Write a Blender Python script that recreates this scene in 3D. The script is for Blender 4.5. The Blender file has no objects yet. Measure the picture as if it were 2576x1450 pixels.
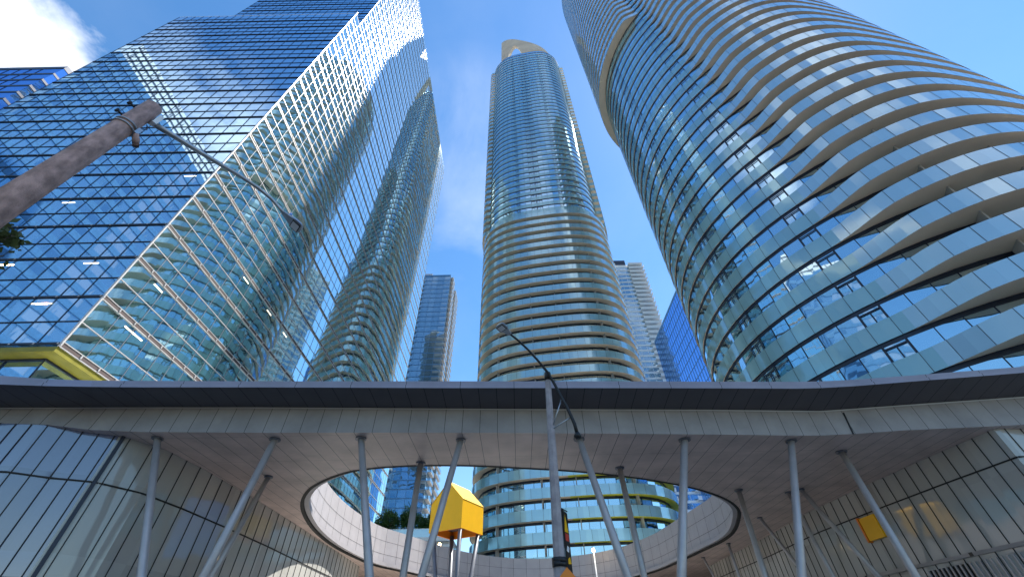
import bpy, bmesh, math, random
from mathutils import Vector, Matrix
R_ = math.radians
random.seed(7)
scene = bpy.context.scene
COL = scene.collection

# ------------------------------------------------------------------ camera
F = 1021.4; PITCH = R_(42.86); ROLL = R_(-1.185); EYE = 1.6
cp, sp = math.cos(PITCH), math.sin(PITCH)
FW = Vector((0, cp, sp)); R0 = Vector((1, 0, 0)); U0 = Vector((0, -sp, cp))
RT = R0*math.cos(ROLL) + U0*math.sin(ROLL); UP = -R0*math.sin(ROLL) + U0*math.cos(ROLL)
cam = bpy.data.cameras.new('camera'); camo = bpy.data.objects.new('camera', cam); COL.objects.link(camo)
m = Matrix((RT, UP, -FW)).transposed().to_4x4(); m.translation = Vector((0, 0, EYE)); camo.matrix_world = m
cam.sensor_width = 36; cam.lens = F/2575*36; cam.clip_start = .05; cam.clip_end = 8000
scene.camera = camo

def ray(x, y):
    return RT*((x-1287.5)/F) + UP*((725-y)/F) + FW
def atz(x, y, z):           # point of a sight line at height z over the eye
    d = ray(x, y); t = z/d.z; return Vector((d.x*t, d.y*t, z+EYE))
def aty(x, y, Y):
    d = ray(x, y); t = Y/d.y; return Vector((d.x*t, Y, d.z*t+EYE))

# ------------------------------------------------------------------ light
SUN_AZ, SUN_EL = R_(54.5), R_(62)
w = bpy.data.worlds.new('World'); scene.world = w; w.use_nodes = True
nt = w.node_tree; N = nt.nodes; L = nt.links
for n in list(N): N.remove(n)
sky = N.new('ShaderNodeTexSky'); sky.sky_type = 'NISHITA'; sky.sun_disc = False
sky.sun_elevation = SUN_EL; sky.sun_rotation = SUN_AZ
sky.air_density = 1.3; sky.dust_density = .1; sky.ozone_density = 2.0
hs = N.new('ShaderNodeHueSaturation'); hs.inputs['Saturation'].default_value = 1.26
L.new(sky.outputs[0], hs.inputs['Color'])
tc = N.new('ShaderNodeTexCoord')
def clouds(scale, lo, hi, off, stretch):
    mp = N.new('ShaderNodeMapping'); mp.inputs['Location'].default_value = off; mp.inputs['Scale'].default_value = stretch
    L.new(tc.outputs['Generated'], mp.inputs['Vector'])
    nz = N.new('ShaderNodeTexNoise'); nz.inputs['Scale'].default_value = scale; nz.inputs['Detail'].default_value = 9
    nz.inputs['Roughness'].default_value = .58; nz.inputs['Distortion'].default_value = .25
    L.new(mp.outputs[0], nz.inputs['Vector'])
    mr = N.new('ShaderNodeMapRange'); mr.inputs['From Min'].default_value = lo; mr.inputs['From Max'].default_value = hi
    L.new(nz.outputs[0], mr.inputs['Value']); return mr
def cap(direction, inner, outer):       # smooth patch of sky round a direction
    dn = N.new('ShaderNodeVectorMath'); dn.operation = 'DOT_PRODUCT'
    L.new(tc.outputs['Generated'], dn.inputs[0]); dn.inputs[1].default_value = Vector(direction).normalized()
    mr = N.new('ShaderNodeMapRange'); mr.inputs['From Min'].default_value = math.cos(R_(outer)); mr.inputs['From Max'].default_value = math.cos(R_(inner))
    L.new(dn.outputs['Value'], mr.inputs['Value']); return mr
def mul(a, b):
    q = N.new('ShaderNodeMath'); q.operation = 'MULTIPLY'; q.use_clamp = True
    L.new(a, q.inputs[0])
    if isinstance(b, float): q.inputs[1].default_value = b
    else: L.new(b, q.inputs[1])
    return q.outputs[0]
def add(a, b):
    q = N.new('ShaderNodeMath'); q.operation = 'ADD'; q.use_clamp = True; L.new(a, q.inputs[0]); L.new(b, q.inputs[1]); return q.outputs[0]
thick = clouds(3.2, .42, .60, (3.1, 1.7, .4), (1, 1, 1.6))
wisp = clouds(2.4, .46, .80, (.3, 5.2, 2.0), (1, 1, 1.5))
d1 = ray(-40, 55); d2 = ray(1170, 440); d3 = ray(1160, 590)
raw = clouds(5.5, 0, 1, (3.1, 1.7, .4), (1, 1, 1.5))
s1 = N.new('ShaderNodeMath'); s1.operation = 'MULTIPLY_ADD'; s1.inputs[1].default_value = .55
L.new(cap(d1, 1.5, 8.5).outputs[0], s1.inputs[0]); L.new(raw.outputs[0], s1.inputs[2])
m1 = N.new('ShaderNodeMapRange'); m1.inputs['From Min'].default_value = .80; m1.inputs['From Max'].default_value = 1.02; L.new(s1.outputs[0], m1.inputs['Value'])
c1 = m1.outputs[0]
cs = c1
# the clouds behind the photographer that the glass picks up
for dd, i_, o_ in (((-.79, -.43, 1.02), 1, 9), ((-.66, -.52, .88), 1, 7), ((.25, -.8, .9), 4, 26)):
    cs = add(cs, mul(cap(dd, i_, o_).outputs[0], thick.outputs[0]))
cs = add(cs, mul(mul(wisp.outputs[0], cap(d2, 3, 16).outputs[0]), .3))
cs = add(cs, mul(wisp.outputs[0], .05))
mx = N.new('ShaderNodeMix'); mx.data_type = 'RGBA'
L.new(cs, mx.inputs[0]); L.new(hs.outputs[0], mx.inputs[6]); mx.inputs[7].default_value = (6.6, 6.9, 7.4, 1)
bg = N.new('ShaderNodeBackground'); bg.inputs['Strength'].default_value = .092
out = N.new('ShaderNodeOutputWorld'); L.new(mx.outputs[2], bg.inputs[0]); L.new(bg.outputs[0], out.inputs[0])
sd = bpy.data.lights.new('sun', 'SUN'); sd.energy = 5.0; sd.angle = R_(.53); sd.color = (1, .955, .88)
so = bpy.data.objects.new('sun', sd); COL.objects.link(so)
sdir = Vector((math.sin(SUN_AZ)*math.cos(SUN_EL), math.cos(SUN_AZ)*math.cos(SUN_EL), math.sin(SUN_EL)))
so.rotation_euler = sdir.to_track_quat('Z', 'Y').to_euler()
scene.view_settings.view_transform = 'Standard'; scene.view_settings.look = 'None'
scene.view_settings.exposure = 1.26; scene.view_settings.gamma = 1
scene.cycles.blur_glossy = 5; scene.cycles.caustics_reflective = True; scene.cycles.sample_clamp_indirect = 6; scene.cycles.max_bounces = 10; scene.cycles.diffuse_bounces = 6; scene.cycles.glossy_bounces = 5

# ------------------------------------------------------------------ materials
def new_mat(name):
    mt = bpy.data.materials.new(name); mt.use_nodes = True
    return mt, mt.node_tree, mt.node_tree.nodes['Principled BSDF']
def obj_coord(t):
    return t.nodes.new('ShaderNodeTexCoord').outputs['Object']
def noise(t, scale, detail=4, rough=.55, vec=None, stretch=None):
    n = t.nodes.new('ShaderNodeTexNoise'); n.inputs['Scale'].default_value = scale
    n.inputs['Detail'].default_value = detail; n.inputs['Roughness'].default_value = rough
    v = vec or obj_coord(t)
    if stretch:
        mp = t.nodes.new('ShaderNodeMapping'); mp.inputs['Scale'].default_value = stretch; t.links.new(v, mp.inputs[0]); v = mp.outputs[0]
    t.links.new(v, n.inputs['Vector']); return n
def ramp(t, src, a, b, p0=.35, p1=.65):
    r = t.nodes.new('ShaderNodeValToRGB'); e = r.color_ramp.elements
    e[0].position = p0; e[0].color = (*a, 1); e[1].position = p1; e[1].color = (*b, 1)
    t.links.new(src, r.inputs[0]); return r
def mat(name, col, rough=.6, metal=0, var=.15, scale=1.5, bump=0, bscale=30, spec=.5, stretch=None):
    mt, t, b = new_mat(name)
    b.inputs['Roughness'].default_value = rough; b.inputs['Metallic'].default_value = metal
    b.inputs['Specular IOR Level'].default_value = spec
    n = noise(t, scale, 6, stretch=stretch)
    r = ramp(t, n.outputs[0], [c*(1-var) for c in col], [min(1, c*(1+var)) for c in col])
    t.links.new(r.outputs[0], b.inputs['Base Color'])
    if bump:
        n2 = noise(t, bscale, 4); bp = t.nodes.new('ShaderNodeBump'); bp.inputs['Strength'].default_value = bump
        bp.inputs['Distance'].default_value = .02; t.links.new(n2.outputs[0], bp.inputs['Height']); t.links.new(bp.outputs[0], b.inputs['Normal'])
    return mt
def glass(name, tint, base=(.02, .03, .045), refl=.6, wave=.012, wscale=.5, turn=0, rough=.02, dark=.5, pane=None, graze=.35, blinds=None):
    """coated facade glass: a tinted mirror over a dim interior; wave makes the reflections wobble; turn is the
    angle the shading normal is rotated (about the vertical) to steer reflections; the panes stay straight"""
    mt, t, b = new_mat(name); t.nodes.remove(b); o = t.nodes['Material Output']
    g = t.nodes.new('ShaderNodeBsdfGlossy'); g.inputs['Roughness'].default_value = rough; g.inputs['Color'].default_value = (*tint, 1)
    d = t.nodes.new('ShaderNodeBsdfDiffuse')
    geo = t.nodes.new('ShaderNodeNewGeometry'); nrm = geo.outputs['Normal']
    wn = t.nodes.new('ShaderNodeTexWhiteNoise')
    if pane:        # panes laid out by position, else every separate pane of the mesh differs
        sn = t.nodes.new('ShaderNodeVectorMath'); sn.operation = 'SNAP'; sn.inputs[1].default_value = pane
        t.links.new(obj_coord(t), sn.inputs[0]); t.links.new(sn.outputs[0], wn.inputs['Vector'])
    else:
        wn.noise_dimensions = '1D'; q_ = t.nodes.new('ShaderNodeMath'); q_.operation = 'MULTIPLY'; q_.inputs[1].default_value = 917.3
        t.links.new(geo.outputs['Random Per Island'], q_.inputs[0]); t.links.new(q_.outputs[0], wn.inputs['W'])
    r = ramp(t, wn.outputs['Value'], [c*(1-dark) for c in base], [c*(1+dark) for c in base], .05, .85)
    if blinds:
        e_ = r.color_ramp.elements.new(.9); e_.color = (*[c*(1+dark) for c in base], 1); e_ = r.color_ramp.elements.new(.93); e_.color = (*blinds, 1)
    t.links.new(r.outputs[0], d.inputs['Color'])
    if turn:
        vr = t.nodes.new('ShaderNodeVectorRotate'); vr.rotation_type = 'Z_AXIS'; vr.inputs['Angle'].default_value = turn
        t.links.new(nrm, vr.inputs['Vector']); nrm = vr.outputs[0]
    n = noise(t, wscale, 2, .5)
    sb = t.nodes.new('ShaderNodeVectorMath'); sb.operation = 'SUBTRACT'; t.links.new(n.outputs['Color'], sb.inputs[0]); sb.inputs[1].default_value = (.5, .5, .5)
    sc = t.nodes.new('ShaderNodeVectorMath'); sc.operation = 'SCALE'; sc.inputs['Scale'].default_value = wave*2; t.links.new(sb.outputs[0], sc.inputs[0])
    sb2 = t.nodes.new('ShaderNodeVectorMath'); sb2.operation = 'SUBTRACT'; t.links.new(wn.outputs['Color'], sb2.inputs[0]); sb2.inputs[1].default_value = (.5, .5, .5)
    sc2 = t.nodes.new('ShaderNodeVectorMath'); sc2.operation = 'SCALE'; sc2.inputs['Scale'].default_value = wave*.8; t.links.new(sb2.outputs[0], sc2.inputs[0])
    a1 = t.nodes.new('ShaderNodeVectorMath'); a1.operation = 'ADD'; t.links.new(nrm, a1.inputs[0]); t.links.new(sc.outputs[0], a1.inputs[1])
    a2 = t.nodes.new('ShaderNodeVectorMath'); a2.operation = 'ADD'; t.links.new(a1.outputs[0], a2.inputs[0]); t.links.new(sc2.outputs[0], a2.inputs[1])
    nn = t.nodes.new('ShaderNodeVectorMath'); nn.operation = 'NORMALIZE'; t.links.new(a2.outputs[0], nn.inputs[0])
    t.links.new(nn.outputs[0], g.inputs['Normal'])
    lw = t.nodes.new('ShaderNodeLayerWeight'); lw.inputs['Blend'].default_value = .35
    mr = t.nodes.new('ShaderNodeMapRange'); mr.inputs['To Min'].default_value = refl; mr.inputs['To Max'].default_value = min(1, refl+graze)
    t.links.new(lw.outputs['Facing'], mr.inputs['Value'])
    ms = t.nodes.new('ShaderNodeMixShader'); t.links.new(mr.outputs[0], ms.inputs[0]); t.links.new(d.outputs[0], ms.inputs[1]); t.links.new(g.outputs[0], ms.inputs[2])
    t.links.new(ms.outputs[0], o.inputs[0]); return mt
def panel_mat(name, col, rough, sx, sy, seam=.018, spec=.5, var=.12, wave=0):
    """sheet panels with dark joints every sx along X and sy along Y (object space)"""
    mt, t, b = new_mat(name)
    b.inputs['Roughness'].default_value = rough; b.inputs['Specular IOR Level'].default_value = spec
    co = obj_coord(t); sep = t.nodes.new('ShaderNodeSeparateXYZ'); t.links.new(co, sep.inputs[0])
    def line(o, per, wd):
        q = t.nodes.new('ShaderNodeMath'); q.operation = 'PINGPONG'; q.inputs[1].default_value = per/2; t.links.new(o, q.inputs[0])
        l = t.nodes.new('ShaderNodeMath'); l.operation = 'LESS_THAN'; l.inputs[1].default_value = wd; t.links.new(q.outputs[0], l.inputs[0]); return l.outputs[0]
    k = line(sep.outputs['X'], sx, seam/2)
    if sy:
        k2 = line(sep.outputs['Y'], sy, seam/3); q = t.nodes.new('ShaderNodeMath'); q.operation = 'MULTIPLY'; q.inputs[1].default_value = .6
        t.links.new(k2, q.inputs[0]); mm = t.nodes.new('ShaderNodeMath'); mm.operation = 'MAXIMUM'; t.links.new(k, mm.inputs[0]); t.links.new(q.outputs[0], mm.inputs[1]); k = mm.outputs[0]
    n = noise(t, .9, 7, .6); r = ramp(t, n.outputs[0], [c*(1-var) for c in col], [c*(1+var) for c in col], .3, .7)
    mixn = t.nodes.new('ShaderNodeMix'); mixn.data_type = 'RGBA'; t.links.new(k, mixn.inputs[0]); t.links.new(r.outputs[0], mixn.inputs[6])
    mixn.inputs[7].default_value = (*[c*.12 for c in col], 1); t.links.new(mixn.outputs[2], b.inputs['Base Color'])
    return mt
M = {}
M['office_front'] = glass('office_glass_front', (.60, .82, 1.0), (.02, .07, .16), .68, .0025, .3, 0, blinds=(.05, .12, .22))  # same glass as the side, tinted deeper for the darker sky it mirrors
M['office_side'] = glass('office_glass_side', (.80, .98, 1.0), (.055, .135, .14), .70, .006, .45, R_(-20))  # front glass again, base lightened; shading normal turned to place the mirrored tower
M['window'] = glass('tower_window_glass', (.68, .89, 1.0), (.05, .11, .17), .72, .008, .6, blinds=(.35, .36, .34))
M['guard'] = glass('frosted_guard_glass', (.78, .92, 1.0), (.33, .47, .52), .30, .02, .5, rough=.10, dark=.10, graze=.5)
M['guard_teal'] = glass('teal_guard_glass', (.70, .92, 1.0), (.27, .44, .48), .30, .02, .5, rough=.10, dark=.10, graze=.4)
M['spandrel'] = glass('spandrel_glass', (.64, .88, .96), (.24, .40, .42), .24, .02, .5, rough=.08, dark=.12, graze=.3)
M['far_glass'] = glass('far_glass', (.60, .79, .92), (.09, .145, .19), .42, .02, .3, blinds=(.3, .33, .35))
M['blue_glass'] = glass('deep_blue_glass', (.30, .55, 1.0), (.02, .06, .16), .65, .01, .3)
M['frame_dark'] = mat('dark_window_metal', (.02, .03, .055), .4, .3)
M['frame_light'] = mat('pale_mullion_metal', (.50, .49, .49), .35, .2, .08)
M['slot'] = mat('brown_slot', (.07, .05, .05), .7)
M['soffit_tan'] = mat('tan_painted_soffit', (.88, .70, .52), .8, 0, .05, .4)
M['slab_edge'] = mat('dark_slab_edge', (.035, .035, .045), .6)
M['dull_blue'] = mat('dull_blue_panel', (.07, .19, .36), .5)
M['lime'] = mat('lime_painted_soffit', (.72, .70, .05), .5, 0, .05)
M['slate'] = mat('slate_metal', (.16, .17, .20), .45, .2)
M['fin'] = mat('divider_panel', (.40, .38, .36), .7, 0, .05)
M['white_slab'] = mat('white_concrete', (.72, .72, .72), .7, 0, .06)
M['crown'] = mat('beige_crown_concrete', (.50, .44, .36), .8, 0, .12, .15)
M['olive'] = mat('olive_yellow_soffit', (.19, .175, .015), .5, 0, .15)
M['soffit'] = panel_mat('canopy_soffit_panels', (.56, .44, .40), .45, .62, 2.3, .022, var=.2)
M['fascia'] = panel_mat('canopy_fascia_panels', (.33, .30, .29), .5, .62, 0, .018, var=.18)
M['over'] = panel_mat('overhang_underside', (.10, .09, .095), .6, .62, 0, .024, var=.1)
M['lip'] = panel_mat('roof_lip_metal', (.28, .28, .38), .4, 1.86, 0, .02)
M['rim'] = mat('pale_rim_cladding', (.37, .355, .38), .5, 0, .04)
M['joint'] = mat('panel_joint', (.02, .02, .02), .8)
M['black'] = mat('black_metal', (.012, .012, .014), .45, .2)
M['steel'] = mat('grey_painted_steel', (.44, .42, .43), .38, .25, .08, 2)
M['galv'] = mat('galvanised_metal', (.42, .43, .45), .35, .7, .12, 6)
M['concrete'] = mat('pole_concrete', (.36, .32, .33), .85, 0, .18, 5, .4, 60)
M['pole'] = mat('weathered_pole', (.42, .26, .22), .9, 0, .35, 9, .6, 55, stretch=(1, 1, .5))
M['yellow'] = mat('yellow_enamel', (.95, .50, .006), .4, 0, .03)
M['orange'] = mat('orange_enamel', (.78, .22, .01), .45, 0, .04)
M['asphalt'] = mat('asphalt', (.05, .05, .052), .9, 0, .2, 3, .3, 90)
M['paving'] = mat('concrete_paving', (.42, .40, .37), .85, 0, .12, 1.5, .2, 50)
M['white'] = mat('white_enamel', (.78, .78, .78), .4, 0, .03)
M['red'] = mat('red_print', (.62, .05, .03), .5)
M['bark'] = mat('bark', (.12, .085, .06), .9, 0, .3, 8, .5, 40)
M['roof'] = mat('roof_membrane', (.62, .61, .58), .9)
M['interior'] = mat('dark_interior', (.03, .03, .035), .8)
def leaf_mat(name, a, b_):
    mt, t, b = new_mat(name); b.inputs['Roughness'].default_value = .55
    n = noise(t, 1.4, 5); r = ramp(t, n.outputs[0], a, b_, .3, .7); t.links.new(r.outputs[0], b.inputs['Base Color'])
    tr = t.nodes.new('ShaderNodeBsdfTranslucent'); t.links.new(r.outputs[0], tr.inputs[0])
    ms = t.nodes.new('ShaderNodeMixShader'); ms.inputs[0].default_value = .3
    t.links.new(b.outputs[0], ms.inputs[1]); t.links.new(tr.outputs[0], ms.inputs[2]); t.links.new(ms.outputs[0], t.nodes['Material Output'].inputs[0]); return mt
M['leaf'] = leaf_mat('green_leaves', (.02, .06, .012), (.07, .15, .03))
M['leaf2'] = leaf_mat('olive_leaves', (.04, .06, .015), (.12, .14, .04))
def emis(name, col, s):
    mt, t, b = new_mat(name); b.inputs['Emission Color'].default_value = (*col, 1); b.inputs['Emission Strength'].default_value = s
    b.inputs['Base Color'].default_value = (*col, 1); return mt
M['lit'] = emis('lit_ceiling_lamp', (1, .82, .6), 1.4)
M['litw'] = emis('lit_floodlight', (1, .75, .4), 14)

# wall of glossy enamel panels
def glossy_panels(name, col, refl, wave):
    mt = glass(name, (.95, .95, .95), col, refl, wave, .8, rough=.06, dark=.10, pane=(1.2, 1.2, 2.1), graze=.12); return mt
M['wall_blue'] = glossy_panels('glossy_slate_glass', (.14, .17, .27), .14, .010)
M['wall_grey'] = glossy_panels('glossy_grey_panels', (.40, .395, .37), .06, .02)

# ------------------------------------------------------------------ mesh helpers
class MB:
    def __init__(s): s.v = []; s.f = []; s.mi = []; s.mats = []; s.sm = []
    def m(s, key):
        mt = M[key]
        if mt not in s.mats: s.mats.append(mt)
        return s.mats.index(mt)
    def face(s, pts, key, smooth=False):
        i = len(s.v); s.v += [tuple(p) for p in pts]; s.f.append(tuple(range(i, i+len(pts)))); s.mi.append(s.m(key)); s.sm.append(smooth)
    def box(s, a, b, key, skip=''):
        x0, y0, z0 = a; x1, y1, z1 = b
        P = lambda i, j, k: ((x0, x1)[i], (y0, y1)[j], (z0, z1)[k])
        for t, q in (('b', [(0,0,0),(0,1,0),(1,1,0),(1,0,0)]), ('t', [(0,0,1),(1,0,1),(1,1,1),(0,1,1)]), ('f', [(0,0,0),(1,0,0),(1,0,1),(0,0,1)]),
                     ('k', [(0,1,0),(0,1,1),(1,1,1),(1,1,0)]), ('l', [(0,0,0),(0,0,1),(0,1,1),(0,1,0)]), ('r', [(1,0,0),(1,1,0),(1,1,1),(1,0,1)])):
            if t not in skip: s.face([P(*c) for c in q], key)
    def obox(s, o, ax, ay, az, key):       # box from corner o with edge vectors
        o, ax, ay, az = map(Vector, (o, ax, ay, az))
        c = lambda i, j, k: o + ax*i + ay*j + az*k
        fl = ax.cross(ay).dot(az) < 0
        for q in ([(0,0,0),(0,1,0),(1,1,0),(1,0,0)], [(0,0,1),(1,0,1),(1,1,1),(0,1,1)], [(0,0,0),(1,0,0),(1,0,1),(0,0,1)],
                  [(0,1,0),(0,1,1),(1,1,1),(1,1,0)], [(0,0,0),(0,0,1),(0,1,1),(0,1,0)], [(1,0,0),(1,1,0),(1,1,1),(1,0,1)]):
            p = [c(*k) for k in q]; s.face(p[::-1] if fl else p, key)
    def tube(s, pts, rad, key, n=12, caps=True):
        pts = [Vector(p) for p in pts]
        if not isinstance(rad, (list, tuple)): rad = [rad]*len(pts)
        rings = []; pr = None
        for i, p in enumerate(pts):
            d = (pts[min(i+1, len(pts)-1)] - pts[max(i-1, 0)]).normalized()
            if pr is None: u = d.orthogonal().normalized()
            else: u = (pr - d*pr.dot(d)).normalized()
            pr = u; v_ = d.cross(u); base = len(s.v)
            for k in range(n):
                a = 2*math.pi*k/n; s.v.append(tuple(p + (u*math.cos(a)+v_*math.sin(a))*rad[i]))
            rings.append(base)
        mi = s.m(key)
        for a, b in zip(rings, rings[1:]):
            for k in range(n):
                s.f.append((a+k, a+(k+1) % n, b+(k+1) % n, b+k)); s.mi.append(mi); s.sm.append(True)
        if caps:
            s.f.append(tuple(rings[0]+k for k in range(n))[::-1]); s.mi.append(mi); s.sm.append(False)
            s.f.append(tuple(rings[-1]+k for k in range(n))); s.mi.append(mi); s.sm.append(False)
    def mesh(s, name):
        me = bpy.data.meshes.new(name); me.from_pydata(s.v, [], s.f)
        for mt in s.mats: me.materials.append(mt)
        me.polygons.foreach_set('material_index', s.mi); me.polygons.foreach_set('use_smooth', s.sm); me.update(); return me
    def build(s, name, parent=None):
        o = bpy.data.objects.new(name, s.mesh(name)); COL.objects.link(o)
        if parent: o.parent = parent; o.matrix_parent_inverse = parent.matrix_world.inverted()
        return o
def tag(o, label, cat, group=None):
    o['label'] = label; o['category'] = cat
    if group: o['group'] = group
    return o
def thing(name, loc, label, cat, group=None):
    o = bpy.data.objects.new(name, None); COL.objects.link(o); o.location = loc; o.matrix_world = Matrix.Translation(loc); o.empty_display_size = .5
    return tag(o, label, cat, group)
def kind(o, k): o['kind'] = k; return o
def smooth(t): t = max(0, min(1, t)); return t*t*(3-2*t)

# ------------------------------------------------------------------ ground
g = MB(); g.face([(-2500, -2500, 0), (2500, -2500, 0), (2500, 2500, 0), (-2500, 2500, 0)], 'asphalt'); kind(g.build('road'), 'structure')
g = MB(); g.box((-120, 6.5, -.1), (150, 400, .14), 'paving', 'b'); kind(g.build('pavement'), 'structure')
g = MB()
for i in range(-12, 13): g.face([(i*6, 1.0, .004), (i*6+3, 1.0, .004), (i*6+3, 1.12, .004), (i*6, 1.12, .004)], 'white')
kind(g.build('road_markings'), 'structure')

# ------------------------------------------------------------------ office tower on the left
YC = 20.2; XC = -27.8; FH = 3.9; Z0 = 15.0+EYE-.1
off = thing('glass_office_tower', (-40, 40, 0), 'huge blue mirrored office tower with a sharp white gridded corner, left of the photo', 'office building')
XL, YB = -60.6, 92.0; NL = 19; NT = 36
YU, XLU = 22.0, -55.0
def jit(a=.006): return random.uniform(-a, a)
def glass_wall(mb, p0, p1, z0, z1, key, step=1.5, split=.45, amp=.003):
    p0 = Vector(p0); p1 = Vector(p1); ln = (p1-p0).length; n = max(1, round(ln/step)); d = (p1-p0)/n; nr = Vector((d.y, -d.x, 0)).normalized()
    for i in range(n):
        a = p0+d*i; b = p0+d*(i+1)
        for u, v in ((z0, z0+(z1-z0)*split), (z0+(z1-z0)*split, z1)):
            o = [nr*jit(amp) for _ in range(4)]
            mb.face([Vector((a.x, a.y, u))+o[0], Vector((b.x, b.y, u))+o[1], Vector((b.x, b.y, v))+o[2], Vector((a.x, a.y, v))+o[3]], key)
for k in range(NT):
    z = Z0+k*FH; up = k >= NL
    yf, xl = (YU, XLU) if up else (YC, XL)
    wb = MB()
    glass_wall(wb, (xl, yf, 0), (XC, yf, 0), z, z+FH, 'office_front')
    glass_wall(wb, (XC, yf, 0), (XC, YB, 0), z, z+FH, 'office_side')
    glass_wall(wb, (xl, YB, 0), (xl, yf, 0), z, z+FH, 'office_front', 3)
    wb.build('window_band', off)
    fb = MB()   # front: one heavy dark transom and one thin; side: a pale double rail with a dark slot
    fb.box((xl, yf-.10, z-.065), (XC, yf-.012, z+.065), 'frame_dark', 'k')
    fb.box((xl, yf-.06, z+FH*.45-.025), (XC, yf-.012, z+FH*.45+.025), 'frame_dark', 'k')
    for i in range(int((XC-xl)/1.5)+1):
        fb.box((XC-i*1.5-.10, yf-.12, z-.07), (XC-i*1.5+.0, yf-.101, z+.03), 'steel')
    fb.build('transom', off)
    sb_ = MB()
    sb_.box((XC+.012, yf-.02, z-.20), (XC+.09, YB, z-.145), 'frame_light', 'l'); sb_.box((XC+.012, yf-.02, z+.14), (XC+.09, YB, z+.19), 'frame_light', 'l')
    sb_.box((XC+.012, yf, z-.12), (XC+.06, YB, z+.12), 'slot', 'lbt')
    for i in range(int((YB-yf)/1.5)+1):
        sb_.box((XC+.061, yf+i*1.5-.04, z-.12), (XC+.14, yf+i*1.5+.04, z+.12), 'frame_light', 'ltb')
    sb_.box((XC+.012, yf, z+FH*.45-.03), (XC+.05, YB, z+FH*.45+.03), 'steel', 'l')
    sb_.build('side_transom', off)
def mullions(pa, pb, z0, z1, key, name, nrm, wd=.045, dp=.07):
    pa = Vector(pa); pb = Vector(pb); n = round((pb-pa).length/1.5); d = (pb-pa)/n; u = d.normalized()
    for i in range(n+1):
        q = MB(); q.obox(pa+d*i-u*wd/2+Vector(nrm)*.013+Vector((0, 0, z0)), u*wd, Vector(nrm)*dp, Vector((0, 0, z1-z0)), key); q.build(name, off)
ZL = Z0+NL*FH; ZT = Z0+NT*FH
mullions((XL, YC, 0), (XC, YC, 0), Z0, ZL, 'frame_dark', 'mullion', (0, -1, 0), .03, .03)
mullions((XLU, YU, 0), (XC, YU, 0), ZL+.3, ZT, 'frame_dark', 'mullion', (0, -1, 0), .03, .03)
mullions((XC, YU, 0), (XC, YB, 0), Z0, ZT, 'slate', 'side_mullion', (1, 0, 0), .04, .03)
q = MB(); q.box((XC-.02, YC-.05, Z0-.2), (XC+.12, YC+.06, ZL+.7), 'frame_light'); q.build('corner_post', off)
q = MB(); q.box((XC-.02, YU-.05, ZL), (XC+.12, YU+.06, ZT+.7), 'frame_light'); q.build('corner_post', off)
for bx in (((XL, YC, ZL), (XC, YU-.02, ZL+.25)), ((XL, YU-.02, ZL), (XLU-.02, YB, ZL+.25)), ((XLU, YU+.02, ZT), (XC-.02, YB, ZT+.3))):
    q = MB(); q.box(bx[0], bx[1], 'roof'); q.build('roof', off)
# olive underside and the recessed lower storeys
XR, YR = -28.9, 21.0
q = MB(); q.box((XL, YC-.02, Z0-.55), (XC+.02, YR, Z0-.21), 'olive'); q.box((XR, YR, Z0-.55), (XC+.02, YB, Z0-.21), 'olive'); q.build('overhang_soffit', off)
for k in range(4):
    z = Z0-.56-(k+1)*FH
    wb = MB(); glass_wall(wb, (XL, YR, 0), (XR, YR, 0), max(0, z), z+FH, 'office_front', 2.4); glass_wall(wb, (XR, YR, 0), (XR, YB, 0), max(0, z), z+FH, 'office_side', 2.4); wb.build('window_band', off)
    q = MB(); q.box((XL, YR-.08, z+FH-.12), (XR+.08, YR-.012, z+FH-.005), 'frame_dark'); q.box((XR+.012, YR, z+FH-.12), (XR+.08, YB, z+FH-.005), 'frame_dark'); q.build('transom', off)
for i in range(13):
    q = MB(); q.box((XR-i*2.4-.03, YR-.07, .1), (XR-i*2.4+.03, YR-.013, Z0-.68), 'frame_dark'); q.build('mullion', off)
# ceiling lamps inside, drawn as glowing strips on the outer face of the glass
for k in range(22):
    fl = random.choice([0, 0, 1, 1, 2, 3, 4]); q = MB()
    z = Z0+fl*FH+3.3
    if k < 16:
        x = XC-2-random.random()*28; q.box((x, YC-.022, z), (x+1.1, YC-.012, z+.09), 'lit')
    else:
        y = YC+2+random.random()*22; q.box((XC+.012, y, z), (XC+.022, y+1.0, z+.09), 'lit')
    q.build('ceiling_lamp', off)

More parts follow.
